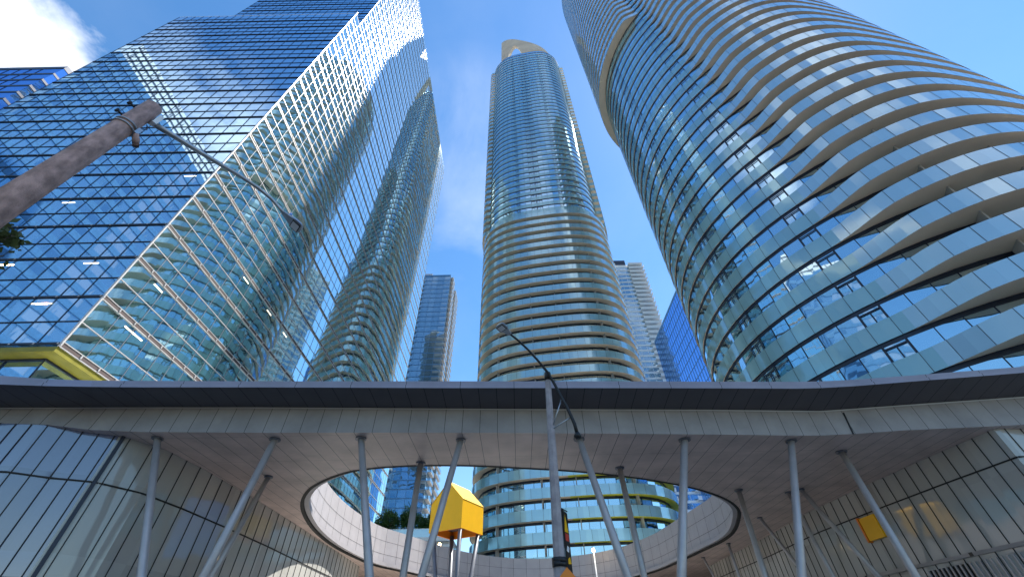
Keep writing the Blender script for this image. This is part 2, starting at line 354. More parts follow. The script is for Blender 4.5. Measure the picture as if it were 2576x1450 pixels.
# ------------------------------------------------------------------ round residential towers
def round_tower(name, label, centre, RW, fh, nf, base, zone, fins, frames, rail='guard', roof=True, wind_only=None, olive_to=-1, group=None, shape=None):
    cx, cy = centre
    root = thing(name, (cx, cy, 0), label, 'apartment tower', group)
    n = int(2*math.pi*RW/1.5/4)*4; step = 2*math.pi/n
    shp = shape or (lambda a: 1.0)
    def P(a, r, z):
        q_ = r-RW+RW*shp(a); return (cx+q_*math.cos(a), cy+q_*math.sin(a), z)
    for k in range(nf):
        z = base+k*fh
        ext = [zone(math.degrees(i*step) % 360, k) for i in range(n)]
        ext_ = [zone(math.degrees((i-.5)*step) % 360, k) for i in range(n)]
        sub = 2
        s = MB(); rl = MB(); wd = MB()
        for i in range(n*sub):
            a0 = i/sub*step; a1 = (i+1)/sub*step
            e0 = zone(math.degrees(a0) % 360, k); e1 = zone(math.degrees(a1) % 360, k)
            r0 = RW+.10+e0; r1 = RW+.10+e1; ri = RW-.3
            s.face([P(a0, ri, z), P(a1, ri, z), P(a1, r1, z), P(a0, r0, z)], 'lime' if k < olive_to and 262 < math.degrees(a0) < 350 else 'soffit_tan')
            s.face([P(a0, r0, z), P(a1, r1, z), P(a1, r1, z+.22), P(a0, r0, z+.22)], 'slab_edge')
            s.face([P(a0, r0, z+.22), P(a1, r1, z+.22), P(a1, ri, z+.22), P(a0, ri, z+.22)], 'roof')
            # guard glass and, where there is no balcony, spandrel glass
            ky = rail if max(e0, e1) > .12 else 'spandrel'
            g0, g1 = r0+.03, r1+.03
            rl.face([P(a0, g0, z-.06), P(a1, g1, z-.06), P(a1, g1, z+1.42), P(a0, g0, z+1.42)], ky)
            if ky == rail:
                rl.face([P(a0, g0-.04, z+1.42), P(a1, g1-.04, z+1.42), P(a1, g1-.04, z+.22), P(a0, g0-.04, z+.22)], ky)
            rl.face([P(a0, g0, z+1.42), P(a1, g1, z+1.42), P(a1, g1-.04, z+1.42), P(a0, g0-.04, z+1.42)], 'frame_dark')
            if i % sub == 0:
                da = .018/RW
                rl.face([P(a0-da, g0+.012, z-.06), P(a0+da, g0+.012, z-.06), P(a0+da, g0+.012, z+1.42), P(a0-da, g0+.012, z+1.42)], 'slab_edge')
        for i in range(n):
            a0 = i*step; a1 = a0+step; z0, z1 = z+.225, z+fh-.005
            j = [jit(.007) for _ in range(4)]
            wd.face([P(a0, RW+j[0], z0), P(a1, RW+j[1], z0), P(a1, RW+j[2], z1), P(a0, RW+j[3], z1)], 'window')
            da = .03/RW
            wd.face([P(a0-da, RW+.045, z0), P(a0+da, RW+.045, z0), P(a0+da, RW+.045, z1), P(a0-da, RW+.045, z1)], 'frame_dark')
            wd.face([P(a0, RW+.03, z1-.34), P(a1, RW+.03, z1-.34), P(a1, RW+.03, z1), P(a0, RW+.03, z1)], 'frame_dark')
        s.build('floor_slab', root); rl.build('balcony_railing', root); wd.build('window_band', root)
        for a in fins:
            e = zone(a, k)
            if e > .6:
                q = MB(); t = R_(a); d = Vector((math.cos(t), math.sin(t), 0)); u = Vector((-d.y, d.x, 0))*.10
                q.obox(Vector((cx, cy, z+.221))+d*(RW*shp(t)+.05)-u/2, d*(e*.55), u, Vector((0, 0, fh-.225)), 'fin'); q.build('balcony_divider', root)
        for a in frames:
            if zone(a, k) < .05 and k < nf-1:
                q = MB(); a_ = round(R_(a)/step)*step; t = a_+step/2; d = Vector((math.cos(t), math.sin(t), 0)); u = Vector((-d.y, d.x, 0)); o = Vector((cx, cy, 0))+d*(RW*shp(t)+.06)
                for (c, h0, wd_, hh) in ((-.72, 1.36, 1.44, .07), (-.72, fh-.62, 1.44, .09), (-.72, 1.36, .08, fh-1.6), (.64, 1.36, .08, fh-1.6), (-.04, 1.36, .08, fh-1.95)):
                    q.obox(o+u*c+Vector((0, 0, z+h0)), u*wd_, d*.05, Vector((0, 0, hh)), 'frame_dark')
                q.build('window_frame', root)
    if roof:
        z = base+nf*fh; q = MB(); q.face([P(i*step, RW+.1, z) for i in range(n)], 'roof')
        for i in range(n): q.face([P(i*step, RW+.1, z-.0), P((i+1)*step, RW+.1, z), P((i+1)*step, RW+.1, z+.3), P(i*step, RW+.1, z+.3)], 'slab_edge')
        q.build('roof', root)
    q = MB(); q.tube([(cx, cy, 0), (cx, cy, base+.2)], RW-.4, 'interior', 40); q.build('core', root)
    return root
def bump_(a, lo, hi, soft, amp):       # amp between lo..hi degrees, easing over soft
    return amp*smooth((a-lo)/soft)*smooth((hi-a)/soft)
# near tower on the right
TF = 2.95; TB = 3.0
def zone_right(a, k):
    b = bump_((a+360-218) % 360, 0, 290, 15, .9)*(1.0+1.5*math.exp(-((a-247)/19)**2))       # balconies from the kink round by the far side
    if k >= 32: b = max(b, bump_(a, 120, 219, 8, 1.5))
    return b
right = round_tower('round_condo_tower', 'enormous rounded tower with tan balcony undersides filling the upper right', (42.3, 35.3), 20.1, TF, 62, TB, zone_right,
                    (240, 252), (214, 190), shape=lambda a: 1-.057*smooth((math.degrees(a) % 360-228)/50))
# tower in the middle
def MSH(a):
    t = a-R_(261); return (abs(math.cos(t))**3.3+abs(math.sin(t))**3.3)**(-1/3.3)
def zone_mid(a, k):
    front = bump_(a, 205, 326, 7, 1)
    if k >= 30: return 1.6*(1-smooth((front)*3))
    return 1.15
midr = round_tower('round_condo_tower', 'slender rounded tower standing alone against the sky in the centre', (10.4, 82.5), 16.4, TF, 72, 2.2, zone_mid,
                   (248, 266, 294, 225), (236, 252, 262, 280, 296), rail='guard_teal', olive_to=8, shape=MSH)
# its crown: a glazed plant screen and a curved wall with an arched opening
cx, cy, RW = 10.4, 82.5, 15.4; zt = 2.2+72*TF
def CP(r, a, z): r = r*MSH(a); return (cx+r*math.cos(a), cy+r*math.sin(a), z)
q = MB(); n = 56
for i in range(n):
    a0, a1 = 2*math.pi*i/n, 2*math.pi*(i+1)/n
    for j in range(2):
        q.face([CP(RW, a0, zt+.3+j*2.6), CP(RW, a1, zt+.3+j*2.6), CP(RW, a1, zt+2.9+j*2.6), CP(RW, a0, zt+2.9+j*2.6)], 'window')
        q.face([CP((RW+.05), a0, zt+2.75+j*2.6), CP((RW+.05), a1, zt+2.75+j*2.6), CP((RW+.05), a1, zt+2.95+j*2.6), CP((RW+.05), a0, zt+2.95+j*2.6)], 'frame_dark')
q.build('plant_screen', midr)
q = MB(); zc = zt+.3
def crown_h(t): return 31*(1-t**1.4)+5      # t 0..1 from the tall left end to the low right end
def hole_h(t): return (20*math.sin(math.pi*(t-.13)/.30)**.6) if .13 < t < .43 else 0
nn = 60; a_s, a_e = R_(219), R_(312)
for i in range(nn):
    t0, t1 = i/nn, (i+1)/nn; A = a_s+(a_e-a_s)*t0; B = a_s+(a_e-a_s)*t1
    for rr, fl in ((15.0, 0), (13.6, 1)):
        lo0, lo1 = hole_h(t0), hole_h(t1)
        p = [CP(rr, A, zc+lo0), CP(rr, B, zc+lo1), CP(rr, B, zc+crown_h(t1)), CP(rr, A, zc+crown_h(t0))]
        q.face(p[::-1] if fl else p, 'crown')
    for hf in (crown_h, hole_h):
        q.face([CP(15.0, A, zc+hf(t0)), CP(15.0, B, zc+hf(t1)), CP(13.6, B, zc+hf(t1)), CP(13.6, A, zc+hf(t0))], 'crown')
q.face([CP(15.0, a_s, zc), CP(15.0, a_s, zc+crown_h(0)), CP(13.6, a_s, zc+crown_h(0)), CP(13.6, a_s, zc)], 'crown')
q.build('roof_crown', midr)

# ------------------------------------------------------------------ box buildings behind
def box_tower(name, label, x0, x1, y0, y1, h, fh, style, cat='building', mull=3.0, z_start=0, group=None):
    root = thing(name, ((x0+x1)/2, (y0+y1)/2, 0), label, cat, group)
    nf = int((h-z_start)/fh)
    for k in range(nf):
        z = z_start+k*fh; q = MB(); s = MB()
        gk = style['glass']
        glass_wall(q, (x0, y0, 0), (x1, y0, 0), z, z+fh, gk, mull, .5, .01); glass_wall(q, (x1, y0, 0), (x1, y1, 0), z, z+fh, gk, mull, .5, .01)
        glass_wall(q, (x0, y1, 0), (x0, y0, 0), z, z+fh, gk, mull, .5, .01); glass_wall(q, (x1, y1, 0), (x0, y1, 0), z, z+fh, gk, mull, .5, .01)
        n = int((x1-x0)/mull)
        for i in range(1, n): q.box((x0+i*mull-.06, y0-.08, z), (x0+i*mull+.06, y0-.02, z+fh-.3), style['line'], 'k')
        n = int((y1-y0)/mull)
        for i in range(1, n):
            q.box((x1+.02, y0+i*mull-.06, z), (x1+.08, y0+i*mull+.06, z+fh-.3), style['line'], 'l'); q.box((x0-.08, y0+i*mull-.06, z), (x0-.02, y0+i*mull+.06, z+fh-.3), style['line'], 'r')
        q.build('window_band', root)
        th = style.get('band', .35)
        s.box((x0-.1, y0-.1, z+fh-th), (x1+.1, y1+.1, z+fh-.003), style['line'])
        for (bx0, bx1, dep) in style.get('balc', ()):
            wv = style.get('wave', 0); pr = dep*(1+wv*math.sin(k*1.9+bx0))
            s.box((bx0, y0-pr, z+fh-.34), (bx1, y0-.101, z+fh-.06), style['slab']); s.box((bx0, y0-pr-.05, z+fh-.06), (bx1, y0-pr+.02, z+fh+1.0), style.get('rail', 'guard'))
        for (by0, by1, dep) in style.get('balc_r', ()):
            s.box((x1+.101, by0, z+fh-.34), (x1+dep, by1, z+fh-.06), style['slab']); s.box((x1+dep-.02, by0, z+fh-.06), (x1+dep+.05, by1, z+fh+1.0), style.get('rail', 'guard'))
        s.build('floor_band', root)
    s = MB(); zt_ = z_start+nf*fh; s.box((x0, y0, zt_), (x1, y1, zt_+1.0), style['line']); 
    s.build('roof', root); return root, zt_+1
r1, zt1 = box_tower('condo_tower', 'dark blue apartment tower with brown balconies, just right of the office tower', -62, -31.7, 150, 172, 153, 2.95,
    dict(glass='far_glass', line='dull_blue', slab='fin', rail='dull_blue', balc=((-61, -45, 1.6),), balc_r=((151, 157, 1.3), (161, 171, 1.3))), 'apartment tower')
s = MB(); s.box((-52, 156, zt1), (-43, 166, zt1+7), 'steel'); s.build('plant_room', r1)
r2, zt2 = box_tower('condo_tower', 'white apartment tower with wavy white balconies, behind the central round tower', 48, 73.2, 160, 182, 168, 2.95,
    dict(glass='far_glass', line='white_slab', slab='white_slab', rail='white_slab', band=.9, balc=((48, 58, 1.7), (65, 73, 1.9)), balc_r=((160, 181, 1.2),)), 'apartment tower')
s = MB(); s.box((50, 164, zt2), (66, 178, zt2+8), 'frame_dark'); s.build('plant_room', r2)
r3, zt3 = box_tower('office_block', 'pale blue glass office block between the white tower and the balcony tower', 60.5, 90, 88, 144, 104, 3.9,
    dict(glass='blue_glass', line='dull_blue', band=.16), 'office building', 1.9)
r4, zt4 = box_tower('office_block', 'deep blue striped tower top behind the far left edge', -190, -118.5, 38, 70, 121, 3.9,
    dict(glass='blue_glass', line='frame_dark', band=.7), 'office building', 3)
# blocks that the photo shows only as reflections in the office glass
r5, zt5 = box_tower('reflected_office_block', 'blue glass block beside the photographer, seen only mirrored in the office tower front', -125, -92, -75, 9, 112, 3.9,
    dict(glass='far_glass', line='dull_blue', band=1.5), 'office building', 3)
q = MB(); q.box((-124, -74, zt5), (-93, 8, zt5+9), 'white_slab')
for i in range(28): q.box((-92.98, -74+i*3, zt5), (-92.9, -73.7+i*3, zt5+9), 'slate')
for i in range(4): q.box((-92.98, -74, zt5+i*2.4), (-92.85, 8, zt5+i*2.4+.3), 'slate')
q.build('plant_screen', r5)
r6, zt6 = box_tower('reflected_condo_block', 'tall stepped teal tower seen only mirrored in the office tower side', 108, 138, 108, 150, 215, 3.0,
    dict(glass='far_glass', line='slot', slab='slot', band=.7, balc=((108, 120, 1.8),)), 'apartment tower', 3)
r7, zt7 = box_tower('reflected_condo_block', 'lower pale tower seen only mirrored in the office tower side', 94, 107, 66, 84, 150, 3.0,
    dict(glass='far_glass', line='white_slab', band=1.2), 'apartment tower', 3)

# ------------------------------------------------------------------ canopy
H = 6.0
def poly(pts, z): return [atz(x, y, z) for x, y in pts]
RIM = [(757,1266),(774,1231),(810,1209.6),(855,1192),(898,1181.3),(986,1172.5),(1092,1169),(1219,1171),(1302,1176),(1408,1181.4),(1513,1190),(1619,1203),(1707,1218),(1781,1236),
       (1830,1256),(1854,1275),(1861,1294),(1848.7,1337),(1817,1361.5),(1782,1377.5),(1704,1414),(1655,1435.6),(1560,1462),(1430,1478),(1309,1482),(1180,1472),(1080,1453),
       (1004,1435),(937,1421.5),(873.4,1393),(831,1368.6),(792,1336.7),(767.5,1301.5)]
rim = [v.copy() for v in poly(RIM, H)]
def smooth_closed(pts, it=2):
    for _ in range(it):
        o = []
        for i, p in enumerate(pts):
            q_ = pts[(i+1) % len(pts)]; o += [p*.75+q_*.25, p*.25+q_*.75]
        pts = o
    return pts
rim = smooth_closed(rim, 2)
EDGE = [(-700,1035),(-350,1048),(0,1063),(120,1067),(229,1080),(353,1085),(656,1087),(1100,1087),(1500,1089),(1782,1091.5),(2000,1094),(2064,1094),(2152,1090),(2276,1081),(2494,1071),(2700,1060),(3100,1040)]
GROOVE = [(-700,1030),(-350,1029),(0,1027),(120,1027),(229,1026.5),(353,1026),(656,1026),(1100,1029),(1500,1031),(1782,1032),(2000,1034.5),(2064,1035),(2152,1029),(2276,1020),(2494,1005),(2700,990),(3100,962)]
LIPB = [(-700,968),(-350,968),(0,966),(120,970),(229,972),(353,973),(656,973),(1100,975),(1500,975),(1782,975.5),(2000,976.5),(2064,975),(2152,970),(2276,960),(2494,943),(2700,926),(3100,893)]
LIPT = [(-700,940),(-350,942),(0,942),(120,951),(229,954),(353,955),(656,956),(1100,956),(1500,956),(1782,957),(2000,957.5),(2064,956.5),(2152,952),(2276,943),(2494,926),(2700,909),(3100,877)]
edge = poly(EDGE, H)
def plane_y(pts, ref, dy=0):           # points on the sight lines above the plan line of ref
    return [aty(x, y, r.y+dy) for (x, y), r in zip(pts, ref)]
groove = plane_y(GROOVE, edge, 0); 
lipb = plane_y(LIPB, edge, -1.26); lipt = plane_y(LIPT, edge, -1.3)
canopy = thing('canopy', (0, 25, 0), 'long grey canopy roof with a big oval opening, crossing the lower photo', 'canopy')
LW = [(-700,1010),(-350,1040),(-100,1058),(0,1064),(110,1068),(210,1086),(310,1098),(415,1130),(510,1178),(600,1230),(700,1290),(800,1355),(858,1392),(905,1424)]
lw = poly(LW, H-.01)
RWL = [(2950,1085),(2502,1077),(2340,1147),(2177,1220),(2036,1286),(1923,1351),(1840,1393),(1782,1423)]
rw = poly(RWL, H-.01)
back_l = Vector((-22, 62, H+EYE)); back_r = Vector((30, 72, H+EYE))
outer = [e.copy() for e in edge] + [Vector((48, edge[-1].y, H+EYE)), Vector((48, 64, H+EYE)), Vector((-40, 64, H+EYE)), Vector((-40, edge[0].y, H+EYE))]
def holed(name, outer_pts, hole_pts, z, key, flip=False):
    bm = bmesh.new(); es = []
    for ring in (outer_pts, hole_pts):
        vs = [bm.verts.new((p.x, p.y, z)) for p in ring]
        for i in range(len(vs)): es.append(bm.edges.new((vs[i], vs[(i+1) % len(vs)])))
    bmesh.ops.triangle_fill(bm, use_beauty=True, use_dissolve=False, edges=es)
    for f in bm.faces:
        if (f.normal.z > 0) != flip: f.normal_flip()
    me = bpy.data.meshes.new(name); bm.to_mesh(me); bm.free(); me.materials.append(M[key])
    o = bpy.data.objects.new(name, me); COL.objects.link(o); o.parent = canopy; o.matrix_parent_inverse = canopy.matrix_world.inverted(); return o
holed('soffit', outer, rim, H+EYE, 'soffit')
ZTOP = 5.86
# rim wall: flares outward a little to the top
cen = sum(rim, Vector())/len(rim)
def topz(p):      # the wall stands higher at the back than at the sides
    return EYE+H+ (2.55 if p.y > 20 else 2.2)
nR = len(rim)
top = [Vector((p.x, p.y, 0)) + (p-cen).normalized()*Vector((1, 1, 0)).length*0 for p in rim]
rimtop = []
for p in rim:
    d = Vector((p.x-cen.x, p.y-cen.y, 0)).normalized(); t_ = smooth((p.y-14)/10)
    rimtop.append(Vector((p.x+d.x*.15, p.y+d.y*.15, EYE+H+1.3+1.5*t_)))
q = MB(); acc = 0; last = None
for i in range(nR):
    a, b = rim[i], rim[(i+1) % nR]; A, B = rimtop[i], rimtop[(i+1) % nR]
    q.face([b, a, A, B], 'rim', True)
    ln = (b-a).length
    while acc < ln:
        t_ = acc/ln; p0 = a.lerp(b, t_); p1 = A.lerp(B, t_); u = (b-a).normalized()*.011
        inn = (cen-p0); inn.z = 0; inn = inn.normalized()*.012
        q.face([p0-u+inn, p0+u+inn, p1+u+inn, p1-u+inn][::-1], 'joint'); acc += 1.5
    acc -= ln
    for hz in (.33, .66):
        p0, p1, u = a.lerp(A, hz), b.lerp(B, hz), Vector((0, 0, .009)); inn = (cen-p0); inn.z = 0; inn = inn.normalized()*.012
        q.face([p1-u+inn, p0-u+inn, p0+u+inn, p1+u+inn], 'joint')
q.build('oval_rim_wall', canopy)
# near lip ring hanging under the opening edge
q = MB()
for i in range(nR):
    a, b = rim[i], rim[(i+1) % nR]
    def off_(p, k, z): d = (cen-p); d.z = 0; d = d.normalized(); return Vector((p.x+d.x*k, p.y+d.y*k, z))
    z = H+EYE
    q.face([off_(a, -.10, z-.012), off_(b, -.10, z-.012), off_(b, .06, z-.012), off_(a, .06, z-.012)], 'joint')  # flat dark strip drawn as the shadow gap round the opening
    q.face([off_(a, .06, z+.10), off_(b, .06, z+.10), off_(b, .30, z+.10), off_(a, .30, z+.10)], 'rim')
    q.face([off_(a, .30, z+.10), off_(b, .30, z+.10), off_(b, .30, z+.32), off_(a, .30, z+.32)], 'rim')
    q.face([off_(b, .06, z-.012), off_(a, .06, z-.012), off_(a, .06, z+.10), off_(b, .06, z+.10)], 'joint')
q.build('oval_lip', canopy)
def strip(mb, A, B, key):
    for i in range(len(A)-1): mb.face([A[i], A[i+1], B[i+1], B[i]], key)
q = MB(); strip(q, edge, groove, 'fascia')
tr0 = [g_+Vector((0, -.03, -.02)) for g_ in groove]; tr1 = [g_+Vector((0, -.03, .03)) for g_ in groove]
strip(q, tr0, tr1, 'frame_light'); q.build('fascia', canopy)
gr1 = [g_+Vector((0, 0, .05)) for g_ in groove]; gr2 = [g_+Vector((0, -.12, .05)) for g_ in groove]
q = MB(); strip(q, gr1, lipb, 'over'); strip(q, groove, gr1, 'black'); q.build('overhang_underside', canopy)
q = MB(); j0, j1 = aty(2120, 1036, edge[11].lerp(edge[12], .7).y), aty(2146, 1091, edge[12].y)
q.obox(j1.lerp(j0, 0)+Vector((-.02, -.03, 0)), Vector((.035, 0, 0)), Vector((0, .05, 0)), (j0-j1)*.98, 'black'); q.build('expansion_joint', canopy)
midl = [a.lerp(b, .45) for a, b in zip(lipb, lipt)]; midl2 = [m_+Vector((0, .05, 0)) for m_ in midl]; midl3 = [b+Vector((0, .05, 0)) for b in lipt]
q = MB(); strip(q, lipb, midl, 'lip'); strip(q, midl, midl2, 'black'); strip(q, midl2, midl3, 'lip'); q.build('roof_edge', canopy)
rt = [v.copy() for v in midl3]
zroof = min(v.z for v in rt)
q = MB()
zr = EYE+H+1.0
for i in range(len(rt)-1): q.face([rt[i], rt[i+1], Vector((rt[i+1].x, rt[i+1].y+3.2, zr)), Vector((rt[i].x, rt[i].y+3.2, zr))], 'roof')
q.build('roof_slope', canopy)
outer_r = [Vector((v.x, v.y+3.2, 0)) for v in rt]+[Vector((48, rt[-1].y+3.2, 0)), Vector((48, 64, 0)), Vector((-40, 64, 0)), Vector((-40, rt[0].y+3.2, 0))]
holed('roof_deck', outer_r, [Vector((p.x*1, p.y, 0)) for p in rimtop], zr, 'roof', True)

# ------------------------------------------------------------------ walls under the canopy
def panel_wall(name, label, line, ztop, joints, keys, step, cat='wall', flip=1, near=0, near_step=.45):
    root = thing(name, (line[0].x, line[0].y, 0), label, cat)
    # resample by length
    P = [Vector((p.x, p.y, 0)) for p in line]; S = [0]
    for a, b in zip(P, P[1:]): S.append(S[-1]+(b-a).length)
    def pos(s):
        s = max(0, min(S[-1]-1e-4, s))
        for i in range(len(P)-1):
            if S[i+1] > s: return P[i].lerp(P[i+1], (s-S[i])/(S[i+1]-S[i])), (P[i+1]-P[i]).normalized()
    n = max(1, int(S[-1]/(step/3)))
    q = MB()
    for i in range(n):
        a, _ = pos(S[-1]*i/n); b, _ = pos(S[-1]*(i+1)/n)
        key = keys(S[-1]*(i+.5)/n)
        zz = [0]+sorted(joints)+[ztop]
        for z0, z1 in zip(zz, zz[1:]): q.face([Vector((a.x, a.y, z0)), Vector((b.x, b.y, z0)), Vector((b.x, b.y, z1)), Vector((a.x, a.y, z1))], key, True)
    q.build('wall_panels', root)
    q = MB(); s = 0
    while s < S[-1]:
        p, u = pos(s); nr = Vector((u.y, -u.x, 0))*flip
        q.obox(p-u*.012+nr*.004, u*.024, nr*.02, Vector((0, 0, ztop)), 'joint'); s += near_step if s < near else step
    for zj in joints:
        s = 0
        while s < S[-1]:
            a, u = pos(s); b, _ = pos(s+.4); nr = Vector((u.y, -u.x, 0))*flip
            q.obox(a+nr*.006+Vector((0, 0, zj-.022)), b-a, nr*.024, Vector((0, 0, .044)), 'joint'); s += .4
    q.build('panel_joints', root)
    return root, pos, S[-1]
lwS = 0
pl = [Vector((p.x, p.y, 0)) for p in lw]
s210 = sum((b-a).length for a, b in zip(pl[:6], pl[1:7]))
left_wall, lpos, lS = panel_wall('curved_wall', 'curved glossy wall of slate glass and grey panels under the canopy at lower left', lw+[back_l], H+EYE, [EYE+4.52, EYE+1.98, EYE-.6],
    lambda s: 'wall_blue' if s < s210 else 'wall_grey', .75, near=s210)
q = MB(); p, u = lpos(s210); nr = Vector((u.y, -u.x, 0)); q.obox(p-u*.05+nr*.004, u*.10, nr*.06, Vector((0, 0, H+EYE)), 'frame_dark'); q.build('glass_end_post', left_wall)
right_wall, rpos, rS = panel_wall('curved_wall', 'angled grey panel wall with a louvre under the canopy at lower right', rw+[back_r], H+EYE, [EYE+5.0, EYE+2.8, EYE+.2],
    lambda s: 'wall_grey', .62, flip=-1)
# louvre grille under the ledge
P = [Vector((p.x, p.y, 0)) for p in rw]; c0 = P[1]; c1 = P[3]; u = (c1-c0).normalized(); nr = Vector((-u.y, u.x, 0))
if nr.x > 0: nr = -nr
q = MB(); q.obox(c0-u*0+nr*.02+Vector((0, 0, EYE+2.7)), u*9.5, nr*.10, Vector((0, 0, .12)), 'fascia'); q.build('ledge', right_wall)
q = MB(); q.obox(c0+u*.5+nr*.012+Vector((0, 0, EYE-.3)), u*5.2, nr*.02, Vector((0, 0, 2.85)), 'black'); q.build('louvre_opening', right_wall)
q = MB()
for i in range(26): q.obox(c0+u*(.6+i*.2)+nr*.034+Vector((0, 0, EYE-.3)), u*.05, nr*.06, Vector((0, 0, 2.85)), 'steel')
q.build('louvre_blades', right_wall)
# near-black wall, its colour stands for the darkness deep behind the columns
q = MB(); q.box((-34, 63, 0), (44, 63.4, H+EYE-.02), 'interior'); tag(q.build('back_wall'), 'near-black wall standing for the darkness far behind the columns', 'wall')

# ------------------------------------------------------------------ slanted columns
COLS = [((397,1100),(352,1450),.105,'first'), ((692,1103),(512,1450),.11,'second'), ((676,1197),(532,1450),.10,'third'), ((908,1101),(927,1450),.11,'fourth'), ((1058,1163),(1013,1450),.11,'fifth'),
        ((1159,1105),(1061,1450),.105,'sixth'), ((1456,1102),(1577,1450),.115,''), ((1558,1175),(1619.6,1450),.11,''), ((1721,1104),(1716,1450),.125,''), ((1989,1107),(2019,1450),.115,''),
        ((2115,1134),(2304,1450),.115,''), ((1857,1231),(1925,1450),.115,''), ((1910,1300),(2008,1425),.085,''), ((1981,1236),(2096,1450),.085,''), ((2013,1229),(2202,1442),.10,''), ((1831,1365),(1860,1450),.09,''), ((1768,1400),(1796,1450),.09,'')]
CL = ['thin grey column, leftmost, in front of the curved wall', 'pale grey column leaning right, second from the left', 'dark column leaning right close behind the second one from the left',
      'upright grey column crossing the left half of the oval opening', 'dark slender column whose head is beside the top of the oval opening, left of the yellow box', 'grey column leaning right that crosses the yellow box',
      'grey column leaning left just right of the street lamp pole', 'dark column leaning left that crosses the right half of the central tower base', 'upright pale column near the right end of the oval opening',
      'pale near column, first one right of the oval opening reaching up to the canopy edge', 'long pale column leaning left that passes in front of the orange reflection box', 'pale column at the right tip of the oval opening',
      'thin short column leaning left just right of the oval tip', 'thin column crossing behind the upright pale one right of the oval', 'thin column leaning strongly left between the two long right-hand ones', 'short column far under the canopy below the oval tip', 'shortest column, deepest under the canopy below the oval']
for i, (a, b, r, _) in enumerate(COLS):
    top_ = atz(a[0], a[1], H-.005); low = aty(b[0], b[1], top_.y); d = low-top_; base = top_+d*(top_.z/-d.z) if d.z < 0 else low
    ob = thing('slanted_column', (base.x, base.y, .14), CL[i], 'column', 'slanted columns carrying the canopy')
    base.z = .14
    r *= 1.08
    sh = MB(); sh.tube([base, base.lerp(top_, .5), top_], [r, r*1.04, r*.92], 'steel', 20); sh.build('shaft', ob)
    cl = MB(); cl.tube([top_+Vector((0, 0, -.05)), top_+Vector((0, 0, -.002))], r*1.6, 'slate', 20); cl.build('collar', ob)
    bp = MB(); bp.tube([(base.x, base.y, .141), (base.x, base.y, .17)], r*2.2, 'steel', 20); bp.build('base_plate', ob)

# ------------------------------------------------------------------ yellow house sculpture
def house(loc, rot, wdt, dep, eave, ridge, legs_z, label, key='yellow'):
    root = thing('yellow_house_box', loc, label, 'sculpture')
    mtx = Matrix.Translation(loc) @ Matrix.Rotation(rot, 4, 'Z')
    T = lambda x, y, z: mtx @ Vector((x, y, z))
    w2, d2 = wdt/2, dep/2; z0 = legs_z
    q = MB()
    q.face([T(-w2, -d2, z0), T(w2, -d2, z0), T(w2, -d2, eave), T(0, -d2, ridge), T(-w2, -d2, eave)], key)
    q.face([T(w2, d2, z0), T(-w2, d2, z0), T(-w2, d2, eave), T(0, d2, ridge), T(w2, d2, eave)], key)
    q.face([T(w2, -d2, z0), T(w2, d2, z0), T(w2, d2, eave), T(w2, -d2, eave)], key); q.face([T(-w2, d2, z0), T(-w2, -d2, z0), T(-w2, -d2, eave), T(-w2, d2, eave)], key)
    i_ = .12
    for (a, b, c, d) in (((-w2, -d2), (w2, -d2), (w2-i_, -d2+i_), (-w2+i_, -d2+i_)), ((w2, -d2), (w2, d2), (w2-i_, d2-i_), (w2-i_, -d2+i_)), ((w2, d2), (-w2, d2), (-w2+i_, d2-i_), (w2-i_, d2-i_)), ((-w2, d2), (-w2, -d2), (-w2+i_, -d2+i_), (-w2+i_, d2-i_))):
        q.face([T(*d, z0), T(*c, z0), T(*b, z0), T(*a, z0)], 'orange')
        q.face([T(*d, z0), T(*d, z0+.5), T(*c, z0+.5), T(*c, z0)], 'orange')
    q.face([T(-w2, -d2, z0+.5), T(-w2, d2, z0+.5), T(w2, d2, z0+.5), T(w2, -d2, z0+.5)], 'slot')
    q.build('box_walls', root)
    q = MB(); 
    for sx in (-1, 1):
        n_ = .03; q.face([T(0, -d2-.02, ridge+n_), T(0, d2+.02, ridge+n_), T(sx*(w2+.02), d2+.02, eave+n_), T(sx*(w2+.02), -d2-.02, eave+n_)][::sx], key)
    q.build('gable_roof', root)
    for sx in (-1, 1):
        for sy in (-1, 1):
            q = MB(); q.tube([T(sx*.18, sy*.18, 0), T(sx*(w2-.22), sy*(d2-.22), z0+.2)], .15, 'slate', 12); q.build('leg', root)
    return root
hp = aty(1150, 1290, 34)
zr_ = aty(1147, 1211, 33.0).z; ze = aty(1190, 1280, 33.0).z; zb = aty(1165, 1333, 33.0).z
house(Vector((hp.x, hp.y, 0)), R_(-30), 2.9, 2.7, zb+ (zr_-zb)*.56, zr_, zb, 'yellow house-shaped box with a gable roof on splayed grey legs, inside the oval')
# added box standing in for the yellow house reflected in the right wall
pc = None
sbest = min((abs(math.atan2(rpos(s*.1)[0].x, rpos(s*.1)[0].y) - math.atan2(ray(2200, 1326).x, ray(2200, 1326).y)), s*.1) for s in range(int(rS*10)-1))[1]
pp, uu = rpos(sbest); nn_ = Vector((-uu.y, uu.x, 0)); nn_ = nn_ if nn_.x < 0 else -nn_
tz = ray(2200, 1326); zc_ = EYE+tz.z/math.hypot(tz.x, tz.y)*math.hypot(pp.x, pp.y)
ob = thing('orange_reflection_box', (pp.x, pp.y, 0), 'flat orange box standing in for the reflection of the yellow house in the grey panel wall at lower right', 'panel')
q = MB(); q.obox(pp-uu*.55+nn_*.04+Vector((0, 0, zc_-.45)), uu*.95, nn_*.16, Vector((0, 0, .9)), 'yellow'); q.build('reflection_face', ob)
q = MB(); q.obox(pp+uu*.42+nn_*.03+Vector((0, 0, zc_-.5)), uu*.10, nn_*.20, Vector((0, 0, 1.0)), 'orange'); q.build('reflection_side', ob)

